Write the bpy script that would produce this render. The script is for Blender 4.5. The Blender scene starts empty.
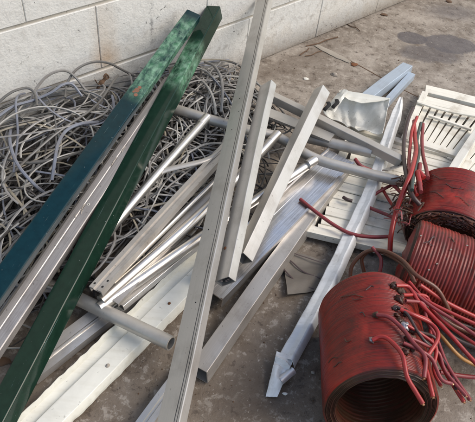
import bpy, math, random
from mathutils import Vector, Matrix, noise
random.seed(7)
SC = bpy.context.scene
COL = SC.collection
V = Vector
R = math.radians

# ------------------------------------------------------------ camera, light
F_PX, PITCH, ROLL, CAM_H = 560.0, R(45.6), R(7.2), 1.13
_R = V((1, 0, 0)); _U = V((0, math.sin(PITCH), math.cos(PITCH))); FW = V((0, math.cos(PITCH), -math.sin(PITCH)))
RT = _R * math.cos(ROLL) + _U * math.sin(ROLL)
UP = -_R * math.sin(ROLL) + _U * math.cos(ROLL)
cam_d = bpy.data.cameras.new('camera'); cam = bpy.data.objects.new('camera', cam_d); COL.objects.link(cam)
cam_d.sensor_width = 36; cam_d.lens = 36 * F_PX / 475; cam_d.clip_start = .02; cam_d.clip_end = 200
m = Matrix((RT, UP, -FW)).transposed().to_4x4(); m.translation = (0, 0, CAM_H)
cam.matrix_world = m
SC.camera = cam

SUN_EL, SUN_AZ = R(48), R(92)            # azimuth clockwise from +y: behind the viewer, to the right
wd = bpy.data.worlds.new('World'); SC.world = wd; wd.use_nodes = True
nt = wd.node_tree; bg = nt.nodes['Background']
sky = nt.nodes.new('ShaderNodeTexSky'); sky.sky_type = 'NISHITA'; sky.sun_disc = False
sky.sun_elevation = SUN_EL; sky.sun_rotation = SUN_AZ; sky.air_density = 1.2; sky.dust_density = 2.5; sky.ozone_density = 1.2
nt.links.new(sky.outputs[0], bg.inputs[0]); bg.inputs[1].default_value = .14
sd = bpy.data.lights.new('sun', 'SUN'); sd.energy = 1.5; sd.angle = R(38); sd.color = (1, .94, .86)
so = bpy.data.objects.new('sun', sd); COL.objects.link(so)
sdir = V((math.sin(SUN_AZ) * math.cos(SUN_EL), math.cos(SUN_AZ) * math.cos(SUN_EL), math.sin(SUN_EL)))
so.rotation_euler = sdir.to_track_quat('Z', 'Y').to_euler()
SC.view_settings.view_transform = 'Standard'; SC.view_settings.look = 'None'
SC.view_settings.exposure = .58; SC.view_settings.gamma = 1


# ------------------------------------------------------------ survey helpers
def at(px, py, z=0.0):
    """point at height z seen at this place of the photograph"""
    d = FW * F_PX + RT * (px - 237.5) + UP * (211 - py)
    return V((0, 0, CAM_H)) + d * ((z - CAM_H) / d.z)


WTH, WD = R(47.1), 1.30                    # wall direction and distance
WU = V((math.cos(WTH), math.sin(WTH), 0)); WN = V((-math.sin(WTH), math.cos(WTH), 0))


def wall_pt(u, t, z):
    """u along the wall, t out from its face towards the viewer"""
    return WU * u + WN * (WD - t) + V((0, 0, z))


def at_wall(px, py, t):
    """point t metres in front of the block wall seen at this place of the photograph"""
    d = FW * F_PX + RT * (px - 237.5) + UP * (211 - py)
    return V((0, 0, CAM_H)) + d * ((WD - t) / d.dot(WN))


def fbm(p, s=1.0, o=3):
    return noise.fractal(V(p) * s, 1.0, 2.0, o)


# ------------------------------------------------------------ materials
def new_mat(name):
    mt = bpy.data.materials.new(name); mt.use_nodes = True
    n = mt.node_tree.nodes; l = mt.node_tree.links
    return mt, n, l, n['Principled BSDF']


def c4(c): return (c[0], c[1], c[2], 1)


class NB:
    """small helper for node graphs"""
    def __init__(s, name):
        s.mt, s.n, s.l, s.p = new_mat(name)
        s.tc = s.n.new('ShaderNodeTexCoord')

    def mapped(s, scale, coord='Object', loc=(0, 0, 0)):
        mp = s.n.new('ShaderNodeMapping'); mp.inputs['Scale'].default_value = scale; mp.inputs['Location'].default_value = loc
        s.l.new(s.tc.outputs[coord], mp.inputs[0]); return mp.outputs[0]

    def noise(s, vec, scale, detail=4, rough=.55, dist=0):
        t = s.n.new('ShaderNodeTexNoise'); t.inputs['Scale'].default_value = scale; t.inputs['Detail'].default_value = detail
        t.inputs['Roughness'].default_value = rough; t.inputs['Distortion'].default_value = dist
        s.l.new(vec, t.inputs['Vector']); return t.outputs['Fac']

    def ramp(s, fac, stops):
        r = s.n.new('ShaderNodeValToRGB'); e = r.color_ramp.elements
        while len(e) < len(stops): e.new(.5)
        for i, (p, c) in enumerate(stops):
            e[i].position = p; e[i].color = c4(c) if hasattr(c, '__len__') else (c, c, c, 1)
        s.l.new(fac, r.inputs[0]); return r.outputs[0]

    def mix(s, fac, a, b, mode='MIX'):
        x = s.n.new('ShaderNodeMix'); x.data_type = 'RGBA'; x.blend_type = mode
        for sock, v in ((x.inputs[0], fac), (x.inputs[6], a), (x.inputs[7], b)):
            if hasattr(v, 'is_linked'): s.l.new(v, sock)
            elif hasattr(v, '__len__'): sock.default_value = c4(v)
            else: sock.default_value = v
        return x.outputs[2]

    def math(s, op, a, b=0.0):
        x = s.n.new('ShaderNodeMath'); x.operation = op
        for sock, v in ((x.inputs[0], a), (x.inputs[1], b)):
            if hasattr(v, 'is_linked'): s.l.new(v, sock)
            else: sock.default_value = v
        return x.outputs[0]

    def rand(s):
        return s.n.new('ShaderNodeObjectInfo').outputs['Random']

    def bump(s, h, strength=.3, dist=.002):
        b = s.n.new('ShaderNodeBump'); b.inputs['Strength'].default_value = strength; b.inputs['Distance'].default_value = dist
        s.l.new(h, b.inputs['Height']); s.l.new(b.outputs[0], s.p.inputs['Normal'])

    def done(s, col=None, rough=None, metal=None, coat=None):
        for k, v in (('Base Color', col), ('Roughness', rough), ('Metallic', metal), ('Coat Weight', coat)):
            if v is None: continue
            if hasattr(v, 'is_linked'): s.l.new(v, s.p.inputs[k])
            else: s.p.inputs[k].default_value = c4(v) if hasattr(v, '__len__') else v
        return s.mt


def metal_mat(name, base, metal, rough, streak=.12, dirt=.35, dirtcol=(.12, .085, .055), along=True):
    b = NB(name)
    v = b.mapped((1.2, 60, 60) if along else (1, 1, 1))
    st = b.noise(v, 6, 4, .6)
    v2 = b.mapped((1, 1, 1))
    d = b.noise(v2, 9, 6, .65)
    sp = b.noise(v2, 110, 2, .5)
    lo = tuple(x * (1 - streak * 1.6) for x in base); hi = tuple(min(1, x * (1 + streak)) for x in base)
    col = b.ramp(st, [(.3, lo), (.7, hi)])
    col = b.mix(b.math('MULTIPLY', b.ramp(d, [(.5, 0), (.72, 1)]), dirt), col, dirtcol)
    col = b.mix(b.ramp(sp, [(.70, 0), (.74, dirt)]), col, (.07, .05, .035))
    r = b.math('ADD', b.math('MULTIPLY', d, .22), rough - .08)
    b.bump(b.math('ADD', b.math('MULTIPLY', st, .4), d), .12, .0012)
    return b.done(col, r, metal)


def paint_mat(name, base, rough=.45, dirt=.5, dirtcol=(.2, .15, .1), metal=0.0, spots=.6, scale=8):
    b = NB(name)
    v = b.mapped((1, 1, 1))
    d = b.noise(v, scale, 7, .68, .4)
    d2 = b.noise(b.mapped((2, 30, 30)), 3, 4, .6)
    sp = b.noise(v, 90, 3, .55)
    col = b.mix(b.ramp(d, [(.35, 0), (.75, 1)]), base, tuple(x * .78 for x in base))
    col = b.mix(b.math('MULTIPLY', b.ramp(d2, [(.5, 0), (.8, 1)]), dirt * .7), col, dirtcol)
    col = b.mix(b.math('MULTIPLY', b.ramp(d, [(.55, 0), (.7, 1)]), dirt), col, dirtcol)
    col = b.mix(b.ramp(sp, [(.68, 0), (.73, spots)]), col, (.08, .055, .035))
    b.bump(b.math('ADD', b.math('MULTIPLY', sp, .3), d), .18, .0015)
    return b.done(col, b.math('ADD', b.math('MULTIPLY', d, .25), rough - .1), metal)


def green_mat(name, length, far_wear, base, spec=.5):
    b = NB(name)
    v = b.mapped((1, 1, 1))
    n1 = b.noise(b.mapped((1.0, 2.0, 2.0)), 20, 8, .72, .15)
    n2 = b.noise(v, 55, 5, .6)
    sep = b.n.new('ShaderNodeSeparateXYZ'); b.l.new(b.tc.outputs['Object'], sep.inputs[0])
    x = sep.outputs[0]
    a0, a1, a2, a3 = far_wear
    mr = b.ramp(b.math('DIVIDE', x, length), [(a0, 0), (a1, 1), (a2, 1), (a3, 0)])
    wear = b.math('MULTIPLY', mr, b.ramp(n1, [(.36, 0), (.62, 1)]))
    col = b.mix(b.ramp(n2, [(.4, 0), (.7, 1)]), base, tuple(k * .75 for k in base))
    chalk = b.mix(b.ramp(n2, [(.35, 0), (.65, 1)]), (.055, .17, .085), (.22, .37, .26))
    col = b.mix(b.math('MULTIPLY', wear, .9), col, chalk)
    # a few scuffs along the whole bar
    sc = b.noise(b.mapped((3, 24, 24)), 4, 5, .7)
    col = b.mix(b.ramp(sc, [(.69, 0), (.74, .55)]), col, (.14, .2, .2))
    s2 = b.noise(b.mapped((2.2, 90, 90), loc=(3, 0, 0)), 3, 3, .6)
    col = b.mix(b.ramp(s2, [(.70, 0), (.73, .5)]), col, (.16, .24, .23))
    chip = b.noise(v, 130, 3, .6)
    col = b.mix(b.ramp(chip, [(.72, 0), (.735, .7)]), col, (.24, .27, .25))
    r = b.math('ADD', b.math('MULTIPLY', wear, .35), b.math('ADD', b.math('MULTIPLY', n1, .12), .06))
    b.bump(b.math('ADD', n2, b.math('MULTIPLY', wear, .6)), .1, .001)
    b.p.inputs['Specular IOR Level'].default_value = spec
    return b.done(col, r, 0.0, 0)


M = {}
M['beige'] = metal_mat('anodised_beige', (.475, .45, .405), .55, .32, .035, .35)
M['alu'] = metal_mat('bare_aluminium', (.66, .64, .61), .7, .36, .05, .35)
M['alu_dull'] = metal_mat('dull_aluminium', (.46, .43, .39), .6, .38, .05, .45)
M['brushed'] = metal_mat('streaked_aluminium', (.66, .64, .62), .9, .26, .2, .45, (.16, .13, .11))  # strong streaks paint soft reflection bands into the tray's colour
M['steel'] = metal_mat('tube_steel', (.64, .61, .56), .9, .29, .04, .35, along=False)
M['tube_grey'] = metal_mat('tube_grey', (.46, .43, .38), .5, .36, .06, .3, along=False)
M['bluegrey'] = metal_mat('bluegrey_anodised', (.40, .46, .52), .35, .4, .05, .25)
M['rawbar'] = metal_mat('weathered_aluminium', (.40, .37, .345), .6, .4, .13, .55, (.17, .14, .12))
M['white'] = paint_mat('aged_white_paint', (.72, .69, .60), .5, .5, (.30, .24, .16))
M['cream'] = paint_mat('cream_sheet_paint', (.70, .68, .59), .42, .35, (.36, .30, .18), spots=.4)
M['white_clean'] = paint_mat('white_channel_paint', (.76, .76, .73), .4, .42, (.30, .27, .22), spots=.45, scale=14)
M['shutter'] = paint_mat('shutter_paint', (.76, .72, .61), .55, .42, (.33, .25, .15), scale=12)
M['sheet_brown'] = metal_mat('brown_sheet', (.13, .11, .085), .1, .55, .05, .5)
M['grey_sheet'] = metal_mat('grey_sheet', (.66, .65, .59), .08, .55, .04, .5)
M['dark'] = NB('dark_inside').done((.012, .011, .01), .9)
M['black_inner'] = paint_mat('black_inner', (.03, .03, .03), .5, .3, (.2, .18, .15))
M['rust'] = paint_mat('rust', (.16, .06, .02), .85, .5, (.04, .02, .01))
M['rust_pale'] = paint_mat('pale_rust', (.23, .10, .06), .8, .5, (.08, .05, .03))
M['burnt'] = paint_mat('burnt_varnish', (.075, .038, .02), .7, .5, (.16, .09, .05), scale=25)
M['solder'] = metal_mat('solder', (.42, .37, .36), .85, .36, .05, .6, (.08, .04, .03))
M['copper'] = metal_mat('copper_end', (.5, .25, .13), .9, .35, .05, .5)
M['brownwire'] = paint_mat('brown_enamel', (.13, .045, .022), .35, .5, (.05, .03, .02))
M['ochrewire'] = paint_mat('ochre_enamel', (.40, .19, .05), .4, .4, (.1, .05, .02))
M['blackwire'] = paint_mat('dark_lead', (.055, .032, .026), .4, .3, (.10, .03, .02))
M['greenwire'] = paint_mat('green_lead', (.05, .07, .055), .4, .3, (.1, .08, .06))
M['leadred'] = paint_mat('red_lead', (.36, .028, .022), .3, .35, (.10, .02, .015), spots=.3, scale=20)
M['leadpink'] = paint_mat('dull_red_lead', (.24, .035, .035), .4, .45, (.08, .025, .02), spots=.3, scale=18)
M['leaf'] = paint_mat('dry_leaf', (.11, .06, .03), .8, .5, (.05, .03, .02))
M['wood'] = paint_mat('pale_splinter', (.30, .265, .215), .8, .6, (.2, .14, .09))
M['stone'] = paint_mat('pebble', (.32, .28, .23), .9, .5, (.15, .11, .08))
M['grit'] = paint_mat('grit', (.27, .23, .185), .95, .5, (.14, .1, .07))
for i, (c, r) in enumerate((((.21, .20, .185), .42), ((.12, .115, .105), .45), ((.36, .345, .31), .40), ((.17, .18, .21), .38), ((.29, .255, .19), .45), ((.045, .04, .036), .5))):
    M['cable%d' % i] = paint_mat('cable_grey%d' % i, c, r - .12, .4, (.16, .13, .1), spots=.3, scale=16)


def varnish(name, dark, base=(.25, .022, .013), ringscale=0.0, mess=.0):
    b = NB(name)
    v = b.mapped((1, 1, 1))
    n1 = b.noise(v, 14, 7, .65, .6); n2 = b.noise(v, 60, 5, .6)
    z = b.noise(b.mapped((4, 4, 120)), 2.2, 4, .6)
    col = b.mix(b.ramp(n1, [(.35, 0), (.7, 1)]), base, tuple(x * .5 for x in base))
    col = b.mix(b.math('MULTIPLY', b.ramp(z, [(.46, 0), (.60, 1)]), .7), col, (.085, .018, .012))
    col = b.mix(b.math('MULTIPLY', b.ramp(n1, [(.54, 0), (.70, 1)]), dark), col, (.045, .025, .016))
    n3 = b.noise(b.mapped((1, 1, 1), loc=(5, 2, 1)), 9, 5, .6, .3)
    col = b.mix(b.ramp(n3, [(.56, 0), (.68, .55)]), col, tuple(min(1, x * 1.75) for x in base))
    n5 = b.noise(b.mapped((26, 26, 9), loc=(1, 7, 3)), 2.2, 6, .75, .6)
    col = b.mix(b.ramp(n5, [(.64, 0), (.70, .85)]), col, (.022, .014, .010))
    col = b.mix(b.ramp(n2, [(.66, 0), (.74, .6)]), col, (.03, .018, .012))
    b.bump(b.math('ADD', b.math('MULTIPLY', n2, .5), b.math('ADD', b.math('MULTIPLY', n1, .3), b.math('MULTIPLY', z, .9))), .35, .0022)
    b.p.inputs['Specular IOR Level'].default_value = .34
    return b.done(col, b.math('ADD', b.math('MULTIPLY', n1, .4), .16), 0, .0)


M['varnish'] = varnish('red_varnish', .5)
M['varnish_rib'] = varnish('red_varnish_ribbed', .4, (.24, .026, .016))
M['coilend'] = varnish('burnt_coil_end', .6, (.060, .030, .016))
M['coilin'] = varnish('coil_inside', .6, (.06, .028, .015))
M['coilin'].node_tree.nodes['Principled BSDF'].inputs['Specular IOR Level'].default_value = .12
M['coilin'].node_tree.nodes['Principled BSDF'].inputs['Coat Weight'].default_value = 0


def floor_mat():
    b = NB('old_concrete')
    v = b.mapped((1, 1, 1))
    n1 = b.noise(v, 2.2, 8, .62, .5); n2 = b.noise(v, 17, 8, .7, .3); n3 = b.noise(v, 120, 4, .6)
    n4 = b.noise(b.mapped((1, 1, 1), loc=(3, 1, 0)), 5, 6, .6)
    col = b.ramp(n1, [(.32, (.17, .139, .107)), (.5, (.255, .217, .174)), (.68, (.35, .305, .25))])
    col = b.mix(b.ramp(n2, [(.42, 0), (.68, .8)]), col, (.095, .066, .042))
    col = b.mix(b.math('MULTIPLY', b.ramp(n4, [(.5, 0), (.68, 1)]), .45), col, (.40, .35, .29))
    # brown grime trodden in near the front, fading out towards the back
    geo = b.tc.outputs['Object']

    def blob(p, rx, ry, rot, soft, warp=.05):
        mp = b.n.new('ShaderNodeMapping'); mp.vector_type = 'TEXTURE'
        mp.inputs['Location'].default_value = (p.x, p.y, 0); mp.inputs['Scale'].default_value = (rx, ry, 1); mp.inputs['Rotation'].default_value = (0, 0, rot)
        b.l.new(geo, mp.inputs[0])
        ln = b.n.new('ShaderNodeVectorMath'); ln.operation = 'LENGTH'; b.l.new(mp.outputs[0], ln.inputs[0])
        w = b.math('ADD', ln.outputs['Value'], b.math('MULTIPLY', b.math('SUBTRACT', n2, .5), warp * 10))
        return b.ramp(w, [(max(0, 1 - soft), 1), (1, 0)])
    col = b.mix(b.math('MULTIPLY', blob(at(235, 390), .80, .52, .3, .55), .62), col, (.098, .066, .038))
    n6 = b.noise(b.mapped((1, 1, 1), loc=(7, 3, 2)), 34, 8, .75, .2)
    col = b.mix(b.ramp(n6, [(.54, 0), (.60, .55)]), col, (.38, .335, .275))
    col = b.mix(b.ramp(n6, [(.38, .8), (.44, 0)]), col, (.06, .042, .028))
    col = b.mix(b.math('MULTIPLY', blob(at(250, 395), .13, .10, .6, .6, .12), .6), col, (.055, .036, .022))
    oil = (.075, .065, .066)
    col = b.mix(b.math('MULTIPLY', blob(at(412, 38), .068, .055, 0, .10, .035), .82), col, oil)
    col = b.mix(b.math('MULTIPLY', blob(at(450, 44), .12, .085, .1, .14, .075), .8), col, oil)
    col = b.mix(b.math('MULTIPLY', blob(at(430, 54), .155, .075, .1, .25, .09), .62), col, oil)
    col = b.mix(b.math('MULTIPLY', blob(at(452, 12), .18, .1, .2, .6, .06), .55), col, oil)
    col = b.mix(b.math('MULTIPLY', blob(at(300, 60), .35, .06, WTH, .7, .1), .6), col, (.12, .09, .065))
    col = b.mix(b.ramp(n3, [(.62, 0), (.72, .55)]), col, (.07, .05, .035))
    col = b.mix(b.ramp(b.noise(v, 75, 3, .5), [(.68, 0), (.73, .6)]), col, (.42, .38, .32))
    b.bump(b.math('ADD', b.math('MULTIPLY', n3, .25), b.math('ADD', n2, n1)), .8, .006)
    return b.done(col, b.math('ADD', b.math('MULTIPLY', n2, .3), .55), 0)


def block_mat():
    b = NB('painted_block')
    v = b.mapped((1, 1, 1), 'Object')
    mp = b.n.new('ShaderNodeNewGeometry')
    geo = mp.outputs['Position']
    n1 = b.noise(geo, 5, 7, .6, .3); n2 = b.noise(geo, 38, 7, .72); n3 = b.noise(geo, 160, 3, .6)
    sc = b.n.new('ShaderNodeMapping'); sc.inputs['Rotation'].default_value = (.4, .3, .6); sc.inputs['Scale'].default_value = (16, 50, 20); b.l.new(geo, sc.inputs[0])
    n4 = b.noise(sc.outputs[0], 2.4, 5, .65)
    col = b.ramp(n1, [(.3, (.55, .535, .49)), (.7, (.66, .645, .60))])
    sepp = b.n.new('ShaderNodeSeparateXYZ'); b.l.new(geo, sepp.inputs[0])
    low = b.ramp(sepp.outputs[2], [(0, 1), (.22, .25), (.5, .05)])
    col = b.mix(b.math('MULTIPLY', b.ramp(n2, [(.5, 0), (.68, 1)]), b.math('ADD', b.math('MULTIPLY', low, .6), .14)), col, (.20, .17, .14))
    col = b.mix(b.math('MULTIPLY', b.ramp(n4, [(.66, 0), (.72, 1)]), .6), col, (.17, .16, .15))
    col = b.mix(b.math('MULTIPLY', b.ramp(n1, [(.5, 0), (.72, 1)]), b.math('MULTIPLY', low, .6)), col, (.42, .33, .21))
    # ragged dark streak down the blocks
    pu = wall_pt(.915, 0, 0)
    du = b.n.new('ShaderNodeVectorMath'); du.operation = 'DOT_PRODUCT'; du.inputs[1].default_value = WU; b.l.new(geo, du.inputs[0])
    dd = b.math('ABSOLUTE', b.math('SUBTRACT', du.outputs['Value'], .918))
    dm = b.ramp(b.math('ADD', dd, b.math('MULTIPLY', b.math('SUBTRACT', n2, .42), .11)), [(.004, .7), (.014, 0)])
    col = b.mix(b.math('MULTIPLY', dm, b.ramp(sepp.outputs[2], [(.18, 0), (.26, 1)])), col, (.20, .19, .18))
    # rusty run beside the upright joint, grime splashed along the foot, dark nicks
    dr = b.math('ABSOLUTE', b.math('SUBTRACT', du.outputs['Value'], .752))
    rm = b.ramp(b.math('ADD', dr, b.math('MULTIPLY', b.math('SUBTRACT', n1, .5), .10)), [(.0, .65), (.05, 0)])
    rz = b.ramp(sepp.outputs[2], [(.17, 0), (.23, 1), (.30, .35), (.42, .2)])
    col = b.mix(b.math('MULTIPLY', rm, rz), col, (.40, .25, .12))
    ft = b.ramp(b.math('ADD', sepp.outputs[2], b.math('MULTIPLY', b.math('SUBTRACT', n2, .5), .12)), [(.0, .85), (.035, .5), (.10, 0)])
    col = b.mix(ft, col, (.17, .135, .10))
    n7 = b.noise(geo, 26, 3, .5, 1.5); n8 = b.noise(geo, 95, 5, .7)
    col = b.mix(b.math('MULTIPLY', b.ramp(n7, [(.69, 0), (.72, 1)]), b.ramp(n8, [(.48, 0), (.54, .9)])), col, (.10, .095, .09))
    b.bump(b.math('ADD', b.math('MULTIPLY', n3, .5), b.math('ADD', n2, b.math('MULTIPLY', n4, .3))), .6, .004)
    return b.done(col, .75, 0)


M['floor'] = floor_mat(); M['block'] = block_mat()
M['mortar'] = paint_mat('painted_mortar', (.50, .46, .39), .85, .6, (.26, .20, .13), scale=14)


# ------------------------------------------------------------ object helpers
def tag(o, label=None, cat=None, group=None, kind=None):
    for k, v in (('label', label), ('category', cat), ('group', group), ('kind', kind)):
        if v: o[k] = v
    return o


def empty(name, loc, label, cat, group=None, rot=None):
    o = bpy.data.objects.new(name, None); COL.objects.link(o); o.empty_display_size = .02
    mw = rot.to_4x4() if rot else Matrix.Identity(4)
    mw.translation = loc; o.matrix_world = mw
    return tag(o, label, cat, group)


def mesh_obj(name, verts, faces, mat, parent=None, mw=None, smooth=False, sharp=None):
    me = bpy.data.meshes.new(name); me.from_pydata([tuple(v) for v in verts], [], faces); me.validate()
    for q in (mat if isinstance(mat, (list, tuple)) else [mat]): me.materials.append(q)
    if smooth:
        me.polygons.foreach_set('use_smooth', [True] * len(me.polygons))
        if sharp: me.set_sharp_from_angle(angle=R(sharp))
    o = bpy.data.objects.new(name, me); COL.objects.link(o)
    if smooth and sharp == 25:
        wn = o.modifiers.new('normals', 'WEIGHTED_NORMAL'); wn.keep_sharp = True; wn.weight = 80
    if parent:
        o.parent = parent
    if mw is not None:
        # mw is a world matrix; parents are built with identity-free transforms
        o.matrix_world = mw if not parent else mw
        if parent:
            o.matrix_parent_inverse = Matrix.Identity(4)
            o.matrix_basis = world_of(parent).inverted() @ mw
    elif parent:
        o.matrix_basis = Matrix.Identity(4)
    return o


def world_of(o):
    mm = o.matrix_basis.copy()
    while o.parent:
        o = o.parent; mm = o.matrix_basis @ mm
    return mm


def frame(A, B, roll=0, upref=V((0, 0, 1))):
    """matrix: x along A->B, z up, rolled about x; origin A"""
    x = (B - A).normalized(); y = upref.cross(x).normalized(); z = x.cross(y)
    mm = Matrix((x, y, z)).transposed()
    mm = mm @ Matrix.Rotation(roll, 3, 'X')
    mm = mm.to_4x4(); mm.translation = A
    return mm


def sweep(prof, L, n, inner=None, deform=None, cap=True):
    """closed profile (y,z) swept along local x from 0 to L"""
    vs, fs = [], []
    loops = [prof] + ([inner] if inner else [])
    base = []
    for lp in loops:
        b0 = len(vs); base.append(b0); k = len(lp)
        for i in range(n + 1):
            x = L * i / n
            for (y, z) in lp:
                p = V((x, y, z))
                if deform: p = deform(p)
                vs.append(p)
        for i in range(n):
            for j in range(k):
                a = b0 + i * k + j; b = b0 + i * k + (j + 1) % k
                f = (a, b, b + k, a + k)
                fs.append(f if lp is prof else f[::-1])
    k = len(prof)
    if inner:
        for e in (0, n):
            for j in range(k):
                a = base[0] + e * k + j; b = base[0] + e * k + (j + 1) % k
                c = base[1] + e * k + (j + 1) % k; d = base[1] + e * k + j
                fs.append((a, d, c, b) if e == 0 else (a, b, c, d))
    elif cap:
        fs.append(tuple(range(k - 1, -1, -1))); fs.append(tuple(n * k + j for j in range(k)))
    return vs, fs


def rect(w, h, c):
    """rectangle with rounded corners, top at z=0"""
    a = w / 2; out = []
    for cx, cz, a0 in ((a - c, -c, 0), (-a + c, -c, 90), (-a + c, -h + c, 180), (a - c, -h + c, 270)):
        for k in range(4):
            t = R(a0 + 30 * k)
            out.append((cx + c * math.cos(t), cz + c * math.sin(t)))
    return out


def rect_in(w, h, t):
    return [(y, z - t) for (y, z) in rect(w - 2 * t, h - 2 * t, .0006)]


BARS = []    # (A, B, half width, height): what the tangle has to stay under


def bowed(L, amp, seed, dent=.0010):
    def f(p):
        t = p.x / L
        s = math.sin(math.pi * t) * amp
        return V((p.x, p.y + s + dent * noise.noise(V((p.x * 9, seed, p.z * 20))), p.z + dent * noise.noise(V((p.x * 11, seed + 5, p.y * 20)))))
    return f


def box_bar(name, label, cat, A, B, w, h, mat, roll=0, t=.002, c=.0022, group=None, parent=None, bow=.0022, n=24, seed=0, reg=True):
    mw = frame(A, B, roll); L = (B - A).length
    vs, fs = sweep(rect(w, h, c), L, n, rect_in(w, h, t), bowed(L, bow, seed))
    o = mesh_obj(name, vs, fs, mat, parent, mw, True, 25)
    if not parent: tag(o, label, cat, group)
    if reg: BARS.append((A, B, w / 2, h))
    return o


def prof_bar(name, label, cat, prof, A, B, mat, roll=0, group=None, parent=None, bow=.002, n=24, seed=0, reg=None, deform=None):
    mw = frame(A, B, roll); L = (B - A).length
    vs, fs = sweep(prof, L, n, None, deform or bowed(L, bow, seed))
    o = mesh_obj(name, vs, fs, mat, parent, mw, True, 25)
    if label: tag(o, label, cat, group)
    if reg: BARS.append((A, B, reg[0], reg[1]))
    return o


def catmull(pts, n):
    P = [pts[0] * 2 - pts[1]] + list(pts) + [pts[-1] * 2 - pts[-2]]
    out = []
    for i in range(1, len(P) - 2):
        for k in range(n):
            t = k / n
            a, b, c, d = P[i - 1], P[i], P[i + 1], P[i + 2]
            out.append(.5 * ((2 * b) + (c - a) * t + (2 * a - 5 * b + 4 * c - d) * t * t + (3 * b - a - 3 * c + d) * t ** 3))
    out.append(P[-2].copy()); return out


def tube_geo(path, r, seg=8, inner=0.0, flat=1.0, cap=True, rfun=None):
    vs, fs = [], []
    n = len(path); up = V((0, 0, 1))
    T0 = (path[1] - path[0]).normalized()
    N = T0.cross(up) if abs(T0.z) < .95 else T0.cross(V((1, 0, 0)))
    N.normalize()
    radii = [r] + ([inner] if inner else [])
    bases = []
    frames = []
    for i in range(n):
        T = (path[min(n - 1, i + 1)] - path[max(0, i - 1)]).normalized()
        N = (N - T * N.dot(T)).normalized(); Bn = T.cross(N)
        frames.append((N.copy(), Bn))
    for ri, rr in enumerate(radii):
        b0 = len(vs); bases.append(b0)
        for i in range(n):
            N, Bn = frames[i]; q = rr * (rfun(i / (n - 1)) if rfun else 1)
            for j in range(seg):
                a = 2 * math.pi * j / seg
                vs.append(path[i] + N * (q * math.cos(a)) + Bn * (q * flat * math.sin(a)))
        for i in range(n - 1):
            for j in range(seg):
                a = b0 + i * seg + j; b = b0 + i * seg + (j + 1) % seg
                f = (a, b, b + seg, a + seg); fs.append(f if ri == 0 else f[::-1])
    if inner:
        for e in (0, n - 1):
            for j in range(seg):
                a = bases[0] + e * seg + j; b = bases[0] + e * seg + (j + 1) % seg
                c = bases[1] + e * seg + (j + 1) % seg; d = bases[1] + e * seg + j
                fs.append((a, d, c, b) if e == 0 else (a, b, c, d))
    elif cap:
        fs.append(tuple(range(seg - 1, -1, -1))); fs.append(tuple((n - 1) * seg + j for j in range(seg)))
    return vs, fs


def tube(name, path, r, mat, parent=None, seg=12, inner=0.0, flat=1.0, label=None, cat=None, group=None, n=6, rfun=None):
    pts = catmull(path, n) if n > 1 else path
    O = pts[0].copy()
    vs, fs = tube_geo([p - O for p in pts], r, seg, inner, flat, True, rfun)
    mw = Matrix.Translation(O)
    o = mesh_obj(name, vs, fs, mat, parent, mw, True, 50)
    if label: tag(o, label, cat, group)
    return o


def box_geo(lo, hi):
    x0, y0, z0 = lo; x1, y1, z1 = hi
    v = [(x0, y0, z0), (x1, y0, z0), (x1, y1, z0), (x0, y1, z0), (x0, y0, z1), (x1, y0, z1), (x1, y1, z1), (x0, y1, z1)]
    f = [(3, 2, 1, 0), (4, 5, 6, 7), (0, 1, 5, 4), (1, 2, 6, 5), (2, 3, 7, 6), (3, 0, 4, 7)]
    return v, f


def cham_box(lx, ly, lz, c):
    """box centred in x, z with front face at y=0 (towards -y), chamfered front edges"""
    a, b = lx / 2, lz / 2
    v = [(-a + c, 0, -b + c), (a - c, 0, -b + c), (a - c, 0, b - c), (-a + c, 0, b - c),
         (-a, c, -b), (a, c, -b), (a, c, b), (-a, c, b), (-a, ly, -b), (a, ly, -b), (a, ly, b), (-a, ly, b)]
    f = [(0, 1, 2, 3), (0, 4, 5, 1), (1, 5, 6, 2), (2, 6, 7, 3), (3, 7, 4, 0), (4, 8, 9, 5), (5, 9, 10, 6), (6, 10, 11, 7), (7, 11, 8, 4), (8, 11, 10, 9)]
    return v, f


# ------------------------------------------------------------ the setting
fv, ff = [(-30, -30, 0), (30, -30, 0), (30, 30, 0), (-30, 30, 0)], [(0, 1, 2, 3)]
tag(mesh_obj('concrete_floor', fv, ff, M['floor']), kind='structure')

wall_rot = Matrix((WU, WN, V((0, 0, 1)))).transposed()
wall = empty('block_wall', wall_pt(.9, 0, 0), 'off white painted concrete block wall standing behind the scrap pile', 'wall', rot=wall_rot)
wm = world_of(wall)
bl, bh, joint = .40, .20, .009
COURSE0 = [0, .2, .4, .6, .8, 1.0, 1.2]
v, f = box_geo((-2.6, .006, 0), (2.6, .19, 1.195))
mesh_obj('mortar', v, f, M['mortar'], wall)
bmesh_cache = {}
for ci in range(6):
    z0, z1 = COURSE0[ci], COURSE0[ci + 1]
    hgt = round(z1 - z0 - joint, 4)
    if hgt not in bmesh_cache:
        v, f = cham_box(bl - .0012, .1, hgt, .0020)
        me = bpy.data.meshes.new('block'); me.from_pydata(v, [], f); me.materials.append(M['block']); bmesh_cache[hgt] = me
    off = .735 + (0 if ci % 2 else .2)
    for k in range(-6, 6):
        u = off + (k + .5) * bl
        o = bpy.data.objects.new('block', bmesh_cache[hgt]); COL.objects.link(o); o.parent = wall
        o.location = (u - .9, random.uniform(-.0008, .0008), (z0 + z1) / 2)

# ------------------------------------------------------------ bars on the pile
def pbar(A, B):
    return at(*A), at(*B)


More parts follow.
